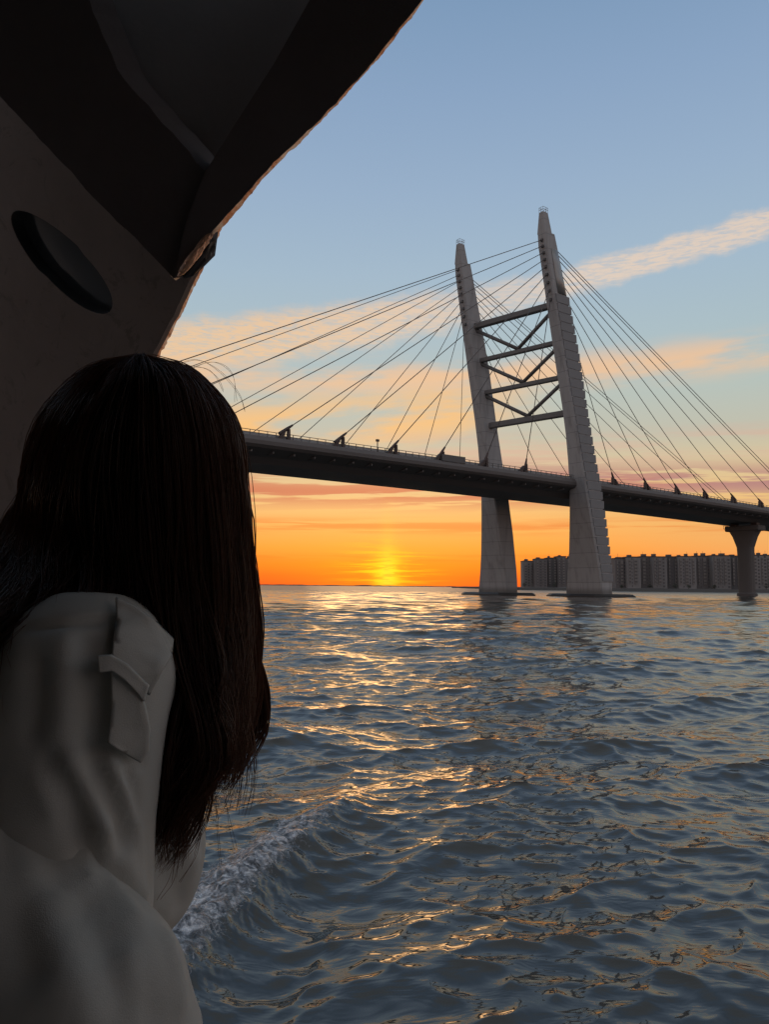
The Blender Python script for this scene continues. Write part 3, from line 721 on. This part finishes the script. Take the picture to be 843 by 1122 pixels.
NB = W(140,668,.82)
shR = W(92,742,.69); shL = W(150,735,.95); 
hip = V((-.36,.72,FLOOR+.86)); chest = V((-.30,.76,FLOOR+1.16))
elR = W(70,1120,.62); haR = V((-.16,.96,FLOOR+.82)); elL = W(120,1110,1.0)+V((-.06,-.03,0)); haL = V((-.12,1.0,FLOOR+.815))
def hand(wr, d, sidev):
    d = d.normalized(); dn = V((0,0,-1)); out = [('c', wr, wr+d*.05, .024, .026), ('c', wr+sidev*.012, wr+d*.075+sidev*.014, .018, .014), ('c', wr-sidev*.012, wr+d*.07-sidev*.016, .018, .014)]
    for k, ln in enumerate((.060,.070,.066,.052)):
        b = wr+d*.075+sidev*(.029-.019*k); m = b+d*ln*.5+dn*.012; e = m+d*ln*.15+dn*ln*.42
        out += [('c', b, m, .0088, .0082), ('c', m, e, .0082, .007)]
    b = wr+d*.02+sidev*.028; out += [('c', b, b+d*.028+sidev*.024, .011, .010), ('c', b+d*.028+sidev*.024, b+d*.05+sidev*.026+dn*.018, .010, .008)]
    return out
fw = V((1,.1,0)).normalized()
kR = V((-.32,.66,FLOOR+.47)); kL = V((-.30,.84,FLOOR+.47)); aR = V((-.38,.66,FLOOR+.08)); aL = V((-.34,.86,FLOOR+.08))
body = [('e', HCN+hu*.012, hs*.066, gaze*.084, hu*.104), ('c', HCN+gaze*.035-hu*.06, HCN+gaze*.055-hu*.085, .045, .028),
        ('c', HCN+gaze*.080-hu*.0, HCN+gaze*.100-hu*.030, .008, .013), ('c', HCN+gaze*.086-hu*.058-hs*.016, HCN+gaze*.086-hu*.058+hs*.016, .008, .008),
        ('e', HCN+gaze*.078+hs*.03, hs*.015, gaze*.014, hu*.009), ('e', HCN+gaze*.078-hs*.03, hs*.015, gaze*.014, hu*.009),
        ('e', HCN+hs*.068-gaze*.005, hs*.008, gaze*.018, hu*.030), ('e', HCN-hs*.068-gaze*.005, hs*.008, gaze*.018, hu*.030),
        ('c', HCN-hu*.05, NB-hu*.04, .050, .054), ('c', shR+V((0,.02,-.01)), shL, .05, .05), ('c', NB-hu*.05, chest+V((-.03,0,0)), .07, .085), ('c', chest+V((-.03,0,0)), hip, .085, .105),
        ('c', hip+V((0,-.08,0)), kR, .085, .055), ('c', hip+V((0,.08,0)), kL, .085, .055), ('c', kR, aR, .052, .035), ('c', kL, aL, .052, .035),
        ('c', aR, aR+fw*.15-hu*.045, .035, .026), ('c', aL, aL+fw*.15-hu*.045, .035, .026),
        ('c', shR, elR, .045, .036), ('c', elR, haR, .036, .024), ('c', shL, elL, .045, .036), ('c', elL, haL, .036, .024)]
body += hand(haR, V((.6,.8,0)), V((.8,-.6,0))) + hand(haL, V((.6,.8,0)), V((-.8,.6,0)))
person = blob('person', body, .0055, skinm, None, 3)
person['label'] = 'woman with long dark hair in a pale trench coat at the boat rail facing away'
person['category'] = 'person'
# coat
coat_parts = [('e', W(84,905,.80), RT*.105, fwd*.150, UP*.25), ('e', W(156,930,.80), RT*.064, fwd*.075, UP*.094), ('e', W(148,820,.81), RT*.056, fwd*.07, UP*.095),
              ('e', W(120,770,.80), RT*.080, fwd*.135, UP*.085),
              ('c', W(92,738,.69), W(72,900,.665), .079, .076), ('c', W(72,900,.665), W(75,1010,.65), .076, .07),
              ('c', W(0,880,.70), W(-6,1120,.65), .070, .085), ('c', W(20,980,.66), W(75,1100,.63), .070, .07), ('c', W(75,1100,.63), W(110,1300,.64), .07, .06), ('c', W(110,1300,.64), haR-V((.03,.04,-.005)), .055, .036),
              ('c', W(120,745,.70), W(135,690,.76), .062, .05),
              ('c', shL, elL, .07, .06), ('c', elL, haL-V((.04,.04,0)), .06, .038), ('c', chest+V((-.04,0,-.05)), hip, .115, .14), ('c', hip, hip-V((0,0,.38)), .16, .18)]
fold_lines = [ # x0,y0,x1,y1,width,height: ridges +, valleys -
 (0,690,126,678,.0045,-.006),(104,820,158,838,.004,-.006),
 (120,840,147,902,.0055,.010),(140,850,146,905,.007,-.006),(150,905,152,975,.006,.004),
 (80,836,112,905,.011,.012),(112,905,152,985,.010,.009),(104,840,134,925,.010,-.012),(55,836,98,935,.012,-.012),
 (95,705,100,815,.010,-.007),(70,715,62,820,.018,.010),(40,730,32,830,.012,-.008),
 (172,900,212,945,.012,.006),(168,940,200,990,.014,-.007),(30,830,60,880,.012,.008)]
sleeve_lines = [(62,885,100,960,.006,.004),(20,850,60,960,.014,-.007),(92,1000,150,1110,.020,-.010),(30,960,90,1110,.024,.008),(0,900,30,1060,.020,-.010),(185,1030,198,1100,.010,.005),(140,1050,150,1122,.012,.006),(60,900,150,1000,.008,.004)]
def coat_folds(me, lines=None):
    n = len(me.vertices); co_ = np.empty(n*3, np.float32); me.vertices.foreach_get('co', co_); co_ = co_.reshape(-1,3)
    no = np.empty(n*3, np.float32); me.vertices.foreach_get('normal', no); no = no.reshape(-1,3)
    bv = BVHTree.FromPolygons([v.co for v in me.vertices], [p.vertices[:] for p in me.polygons])
    disp = np.zeros(n)
    for x0,y0,x1,y1,w,h in (lines or fold_lines):
        pts = []
        for q in np.linspace(0,1,7):
            bow = math.sin(q*math.pi)*4
            d = (sp(x0+(x1-x0)*q+bow, y0+(y1-y0)*q, 1)-CAM).normalized(); hit = bv.ray_cast(CAM, d)
            if hit[0]: pts.append((np.array(hit[0]), math.sin(max(.15,min(1,q*1.2))*math.pi*.92)))
        if not pts: continue
        dm = np.full(n, 9.0)
        for (a,_),(b,_2) in zip(pts, pts[1:]):
            d = b-a
            if d@d > .0016: continue
            d = b-a; L2 = float(d@d)+1e-9; tt = np.clip(((co_-a)@d)/L2, 0, 1); dm = np.minimum(dm, np.linalg.norm(co_-a-tt[:,None]*d, axis=1))
        disp += .8*h*np.exp(-(dm/w)**2)
    nz = fbm(co_[:,0]*10+co_[:,1]*7+co_[:,2]*2, co_[:,2]*3.2+co_[:,1]*2, 8, 3)-.47
    disp += nz*.004
    co_ += no*disp[:,None].astype(np.float32)
    me.vertices.foreach_set('co', co_.ravel()); me.update()
coat = blob('trench_coat', coat_parts, .0055, coatm, person, 22, coat_folds)
sleeve = blob('sleeve', [('c', W(-85,790,.73), W(-42,908,.645), .056, .072), ('c', W(-42,908,.645), W(46,1040,.605), .072, .076), ('c', W(46,1040,.605), W(94,1100,.58), .076, .077), ('c', W(94,1100,.58), W(100,1160,.585), .077, .083), ('c', W(100,1160,.585), W(130,1330,.63), .085, .066), ('c', W(130,1330,.63), haR-V((.03,.04,-.005)), .066, .042)], .0055, coatm, coat, 16, lambda me: coat_folds(me, sleeve_lines))
cbv = BVHTree.FromPolygons([v.co + coat.location + person.location for v in coat.data.vertices], [p.vertices[:] for p in coat.data.polygons])
def patch(name, poly, off, thick, mat, parent):
    """a piece of cloth lying on the coat, cut to the outline"""
    bm = bmesh.new(); vs = [bm.verts.new((x,y,0)) for x,y in poly]; bm.faces.new(vs)
    bmesh.ops.triangulate(bm, faces=bm.faces); bmesh.ops.subdivide_edges(bm, edges=bm.edges[:], cuts=5, use_grid_fill=True)
    for v in bm.verts:
        d = (sp(v.co.x, v.co.y, 1)-CAM).normalized(); hit = cbv.ray_cast(CAM, d)
        dist = hit[3] if hit[0] and hit[3] < .82 else None
        v.tag = dist is None; v.co = CAM+d*((dist if dist else .66)-off)
    # where the cloth stands free of the coat carry on from its neighbours
    for _ in range(30):
        for v in bm.verts:
            ds = [(e.other_vert(v).co-CAM).length for e in v.link_edges]; m = sum(ds)/len(ds); d = (v.co-CAM); L = d.length
            v.co = CAM+d/L*(m if v.tag else min(L, L*.5+m*.5))
    ret = bmesh.ops.extrude_face_region(bm, geom=bm.faces[:]); bmesh.ops.translate(bm, verts=[v for v in ret['geom'] if isinstance(v, bmesh.types.BMVert)], vec=fwd*thick)
    return from_bm(name, bm, mat, parent, True)
ep = patch('shoulder_flap', [(126,655),(145,664),(168,680),(189,701),(187,718),(176,738),(163,762),(150,752),(136,742),(121,728),(124,700),(127,678)], .012, .005, coatm, coat)
st = patch('epaulette', [(121,733),(136,740),(150,752),(158,775),(163,800),(162,825),(154,836),(136,826),(117,814),(120,795),(122,770)], .016, .005, coatm, coat)
lp = patch('epaulette_loop', [(106,719),(120,718),(138,728),(152,742),(162,752),(157,769),(148,757),(136,745),(122,735),(108,737)], .024, .004, coatm, coat)
#cb = patch('collar', [(10,668),(40,655),(80,650),(118,654),(124,672),(118,683),(80,678),(40,684),(15,700)], .008, .005, coatm, coat)
trousers = blob('trousers', [('c', hip, hip-V((0,0,.1)), .125, .12), ('c', hip+V((0,-.08,0)), kR, .10, .075), ('c', hip+V((0,.08,0)), kL, .10, .075), ('c', kR, aR+hu*.05, .075, .065), ('c', kL, aL+hu*.05, .075, .065)], .01, trm, person)
for a in (aR, aL): blob('shoe', [('c', a-hu*.035-fw*.02, a+fw*.16-hu*.040, .040, .034)], .008, shoem, person)
# hair
hairm = bpy.data.materials.new('dark_brown_hair'); hairm.use_nodes = True
t_ = NT(hairm.node_tree); p_ = t_.n['Principled BSDF']
at_ = t_.new('ShaderNodeAttribute', attribute_name='tone').outputs['Fac']
p_.inputs['Base Color'].default_value = (.02,.011,.008,1)
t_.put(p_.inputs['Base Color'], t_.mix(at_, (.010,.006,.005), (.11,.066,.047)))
p_.inputs['Roughness'].default_value = .5; p_.inputs['Specular IOR Level'].default_value = .28
tr_ = t_.new('ShaderNodeBsdfTranslucent'); t_.put(tr_.inputs[0], (.44,.26,.17))
mx_ = t_.new('ShaderNodeMixShader'); mx_.inputs[0].default_value = .45; t_.l.new(p_.outputs[0], mx_.inputs[1]); t_.l.new(tr_.outputs[0], mx_.inputs[2])
t_.l.new(mx_.outputs[0], t_.n['Material Output'].inputs[0])
G = [
 [(150,397,.84),(96,408,.85),(50,452,.86),(32,510,.86),(24,552,.86),(0,600,.84),(-24,660,.76),(-42,720,.68),(-55,790,.64)],
 [(150,396,.83),(106,410,.80),(62,462,.79),(46,530,.79),(38,590,.77),(20,640,.72),(-4,690,.66),(-24,740,.63),(-38,790,.62)],
 [(152,395,.83),(124,412,.76),(92,470,.745),(80,540,.74),(78,600,.72),(68,640,.675),(42,682,.635),(12,735,.605),(-8,790,.60)],
 [(154,394,.83),(142,415,.745),(125,480,.72),(120,550,.72),(124,610,.72),(128,650,.725),(134,680,.75),(140,710,.78),(140,750,.80)],
 [(156,394,.83),(160,415,.74),(160,480,.715),(162,550,.715),(170,620,.715),(190,690,.715),(207,750,.715),(209,800,.705),(197,848,.70),(176,888,.70)],
 [(158,395,.83),(180,413,.745),(193,470,.725),(200,550,.725),(206,630,.73),(221,710,.72),(230,770,.705),(221,828,.69),(196,880,.69),(170,940,.69)],
 [(160,396,.83),(202,412,.77),(225,465,.755),(235,550,.755),(240,640,.75),(240,720,.74),(232,785,.715),(220,838,.70),(198,888,.695),(184,945,.69)],
 [(163,397,.84),(212,414,.82),(248,462,.815),(258,540,.81),(261,620,.80),(256,700,.78),(248,770,.76),(234,835,.74),(212,890,.72)],
 [(165,398,.85),(210,410,.86),(256,466,.86),(264,540,.86),(267,620,.86),(264,690,.84),(258,750,.82),(250,815,.80),(242,885,.79)],
]
def resample(pts, K=26):
    p = np.array([list(W(*q)) for q in pts]); n = len(p); out = []
    pe = np.vstack([2*p[0]-p[1], p, 2*p[-1]-p[-2]])
    for u_ in np.linspace(0, n-1, K):
        i = min(int(u_), n-2); f = u_-i; a,b,c,d = pe[i],pe[i+1],pe[i+2],pe[i+3]
        out.append(.5*((2*b)+(-a+c)*f+(2*a-5*b+4*c-d)*f*f+(-a+3*b-3*c+d)*f**3))
    return np.array(out)
K = 26
GA = np.array([resample(q, K) for q in G])
hc = np.array(HCN)
GB = GA.copy()                                  # the far side of the head
rel = GB-hc; GB[:,:,1] = np.maximum(hc[1]+.02, 2*hc[1]+.01-GA[:,:,1]); GB[:,:10,0] = hc[0]+(GA[:,:10,0]-hc[0])*.96
def sample(GG, a):
    a = np.clip(a, 0, len(GG)-1.0001); i = a.astype(int); f = (a-i)[:,None,None]; f = f*f*(3-2*f)*.35+f*.65
    return GG[i]*(1-f)+GG[np.minimum(i+1, len(GG)-1)]*f
g = np.random.default_rng(21)
def strands(GG, n, dmin, dmax, rad, spread, lenmin=.7, arange=(0, len(G)-1), clumps=130):
    ca = g.uniform(*arange, clumps); cl = g.integers(0, clumps, n)
    a0 = g.uniform(*arange, n); aC = ca[cl]; near = np.abs(aC-a0)
    # each strand takes the closest of a few clumps
    for _ in range(12):
        c2 = g.integers(0, clumps, n); d2 = np.abs(ca[c2]-a0); k = d2 < near; cl[k] = c2[k]; near[k] = d2[k]
    aC = ca[cl]
    base = sample(GG, a0); tgt = sample(GG, aC)
    q = np.linspace(0, 1, K)[None,:,None]
    pull = np.clip((q-.22)/.72, 0, 1)**1.1*.84
    S = base*(1-pull)+tgt*pull
    cam = np.array(CAM); vd = S-cam; vl = np.linalg.norm(vd, axis=2, keepdims=True); vd /= vl
    dep = g.uniform(dmin, dmax, (clumps,1,1))[cl]*.6+g.uniform(dmin, dmax, (n,1,1))*.4
    S = S+vd*dep*np.clip(q*6+.2, 0, 1)
    off = g.normal(size=(clumps,1,3))[cl]*spread; ph = g.uniform(0,6.28,(clumps,1,1))[cl]; fr = g.uniform(.8,2.0,(clumps,1,1))[cl]
    S += off*np.clip(q-.2,0,1)**1.5 + np.array([1,.3,0])*np.sin(ph+fr*q*8)*spread*1.5*np.clip(q-.2,0,1)
    S += g.normal(size=(n,1,3))*spread*.22*q + g.normal(size=(n,1,3))*.0024
    p2 = g.uniform(0,6.28,(n,1,1)); S += np.array([1,.2,.1])*np.sin(p2+q*g.uniform(8,22,(n,1,1)))*.0011*np.clip(q*3,0,1)
    S[:,:,0] += .0065*np.sin(q[:,:,0]*10+a0[:,None]*1.1)*np.clip(q[:,:,0]-.35,0,1)*1.6
    ln = np.clip(g.uniform(lenmin, 1.0, (clumps,1,1))[cl]+g.normal(size=(n,1,1))*.05, .4, 1)
    thin = (a0[:,None,None] > 6.1) & (g.random((n,1,1)) < .72); ln = np.where(thin, np.minimum(ln, g.uniform(.42,.97,(n,1,1))), ln)
    # shorten: re-sample along
    u_ = np.linspace(0,1,K)[None,:]*ln[:,:,0]*(K-1); i = np.clip(u_.astype(int),0,K-2); f = (u_-i)[:,:,None]
    r_ = np.arange(n)[:,None]; S = S[r_,i]*(1-f)+S[r_,i+1]*f
    R_ = rad*g.uniform(.7,1.2,(n,1))*np.clip((1-np.linspace(0,1,K)[None,:])*5+.25, 0, 1)
    tone = np.clip((a0/8)**2*.8+g.normal(size=n)*.2, 0, 1)  # right-hand strands paler: warm backlight put into the colour, plus random variation
    return S, R_, np.repeat(tone, K*3)
def tubes(S, R_):
    n, k, _ = S.shape
    T = np.gradient(S, axis=1); T /= np.linalg.norm(T, axis=2, keepdims=True)+1e-9
    A_ = np.cross(T, np.array([.3,.2,.93])); A_ /= np.linalg.norm(A_, axis=2, keepdims=True)+1e-9; B_ = np.cross(T, A_)
    vs = []
    for j in range(3):
        an = 2*math.pi*j/3; vs.append(S+(A_*math.cos(an)+B_*math.sin(an))*R_[:,:,None])
    Vt = np.stack(vs, 2).reshape(-1,3)
    idx = np.arange(n*k*3).reshape(n,k,3); fs = []
    for j in range(3):
        j2 = (j+1)%3; fs.append(np.stack([idx[:,:-1,j], idx[:,:-1,j2], idx[:,1:,j2], idx[:,1:,j]], -1).reshape(-1,4))
    return Vt, np.vstack(fs)
sets = [strands(GA, 420, -.004, .012, .00042, .009, .93, (3.85, 6.3), 16), strands(GA, 9000, -.002, .050, .00052, .016, .66), strands(GB, 2600, -.05, .004, .0011, .009, .6),
        strands(GA, 700, -.006, .03, .00042, .011, .6, (6.2, 8.0), 50), strands(GA, 160, -.006, .03, .0003, .02, .6, (0, 8.0), 160)]
VV, FF, TT = [], [], []; o_ = 0
for S, R_, tn in sets:
    a_, b_ = tubes(S, R_); VV.append(a_); FF.append(b_+o_); TT.append(tn); o_ += len(a_)
# a few fly-away hairs
fly = [[(276,690,.82),(272,760,.81),(268,830,.80),(258,886,.79)],[(280,700,.82),(277,770,.81),(266,840,.80),(262,890,.79)],[(240,800,.73),(246,850,.73),(252,900,.73),(256,930,.73)],[(60,430,.8),(40,455,.8),(26,500,.8),(18,560,.8)],[(70,415,.8),(100,398,.8),(140,391,.8),(175,394,.8)],[(190,400,.8),(215,394,.8),(240,404,.8),(262,430,.8),(268,450,.8)],[(185,402,.79),(220,402,.79),(238,412,.79),(245,428,.79)],[(200,406,.8),(232,398,.8),(252,412,.8),(258,440,.8)],
       [(262,520,.8),(272,560,.8),(277,600,.8),(279,650,.8)],[(278,700,.8),(274,770,.79),(262,830,.78),(252,885,.78)],[(276,690,.8),(270,760,.79),(263,800,.78),(256,860,.78)],
       [(230,840,.72),(236,880,.72),(240,915,.72),(241,950,.72)],[(215,860,.71),(222,900,.71),(214,940,.71),(196,968,.71)],[(165,396,.8),(120,393,.8),(95,402,.8)],
       [(45,470,.8),(28,500,.8),(20,545,.8)],[(190,850,.7),(196,910,.7),(188,960,.69),(172,985,.69)]]
FS = []
for q in fly:
    for k in range(2): FS.append(resample([(x+g.normal()*1.6, y+g.normal()*1.6, t__) for x,y,t__ in q], K))
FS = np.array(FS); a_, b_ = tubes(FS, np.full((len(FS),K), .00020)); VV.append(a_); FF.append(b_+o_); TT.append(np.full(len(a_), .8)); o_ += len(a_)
hair = np_mesh('hair', np.vstack(VV), np.vstack(FF), hairm, person, True)
at = hair.data.attributes.new('tone', 'FLOAT', 'POINT'); at.data.foreach_set('value', np.concatenate(TT).astype(np.float32))
# the dense inner mass of the hair
na = 60; aa = np.linspace(.12, 6.9, na); core = sample(GA, aa); cam_ = np.array(CAM)
qk = np.linspace(0,1,K)[None,:,None]; core = core+(core-cam_)/np.linalg.norm(core-cam_, axis=2, keepdims=True)*(.004+.012*qk)
core += (fbm(aa[:,None]*2.2+np.zeros((1,K)), np.linspace(0,3,K)[None,:]+np.zeros((na,1)), 3, 3)-.47)[:,:,None]*.012*qk
kk = 15; core = core[:,:kk]; Vc = core.reshape(-1,3); idx = np.arange(na*kk).reshape(na,kk)
Fc = np.stack([idx[:-1,:-1], idx[1:,:-1], idx[1:,1:], idx[:-1,1:]], -1).reshape(-1,4)
# close it round the far side so that it has volume
core2 = sample(GB, aa)[:,:kk]; V2 = core2.reshape(-1,3); F2 = Fc+len(Vc)
e1 = np.stack([idx[0,:-1], idx[0,1:], idx[0,1:]+len(Vc), idx[0,:-1]+len(Vc)], -1); e2_ = np.stack([idx[-1,:-1], idx[-1,1:], idx[-1,1:]+len(Vc), idx[-1,:-1]+len(Vc)], -1)
np_mesh('hair_mass', np.vstack([Vc, V2]), np.vstack([Fc, F2, e1, e2_]), hairm, hair, True)

vs_ = scene.view_settings; vs_.view_transform = 'Standard'; vs_.look = 'None'; vs_.gamma = 1.0; vs_.exposure = 0.0; vs_.use_curve_mapping = False
scene.cycles.max_bounces = 4; scene.cycles.diffuse_bounces = 3; scene.cycles.glossy_bounces = 2; scene.cycles.transmission_bounces = 2
scene.cycles.sample_clamp_indirect = 4; scene.cycles.use_adaptive_sampling = True; scene.cycles.adaptive_threshold = .025
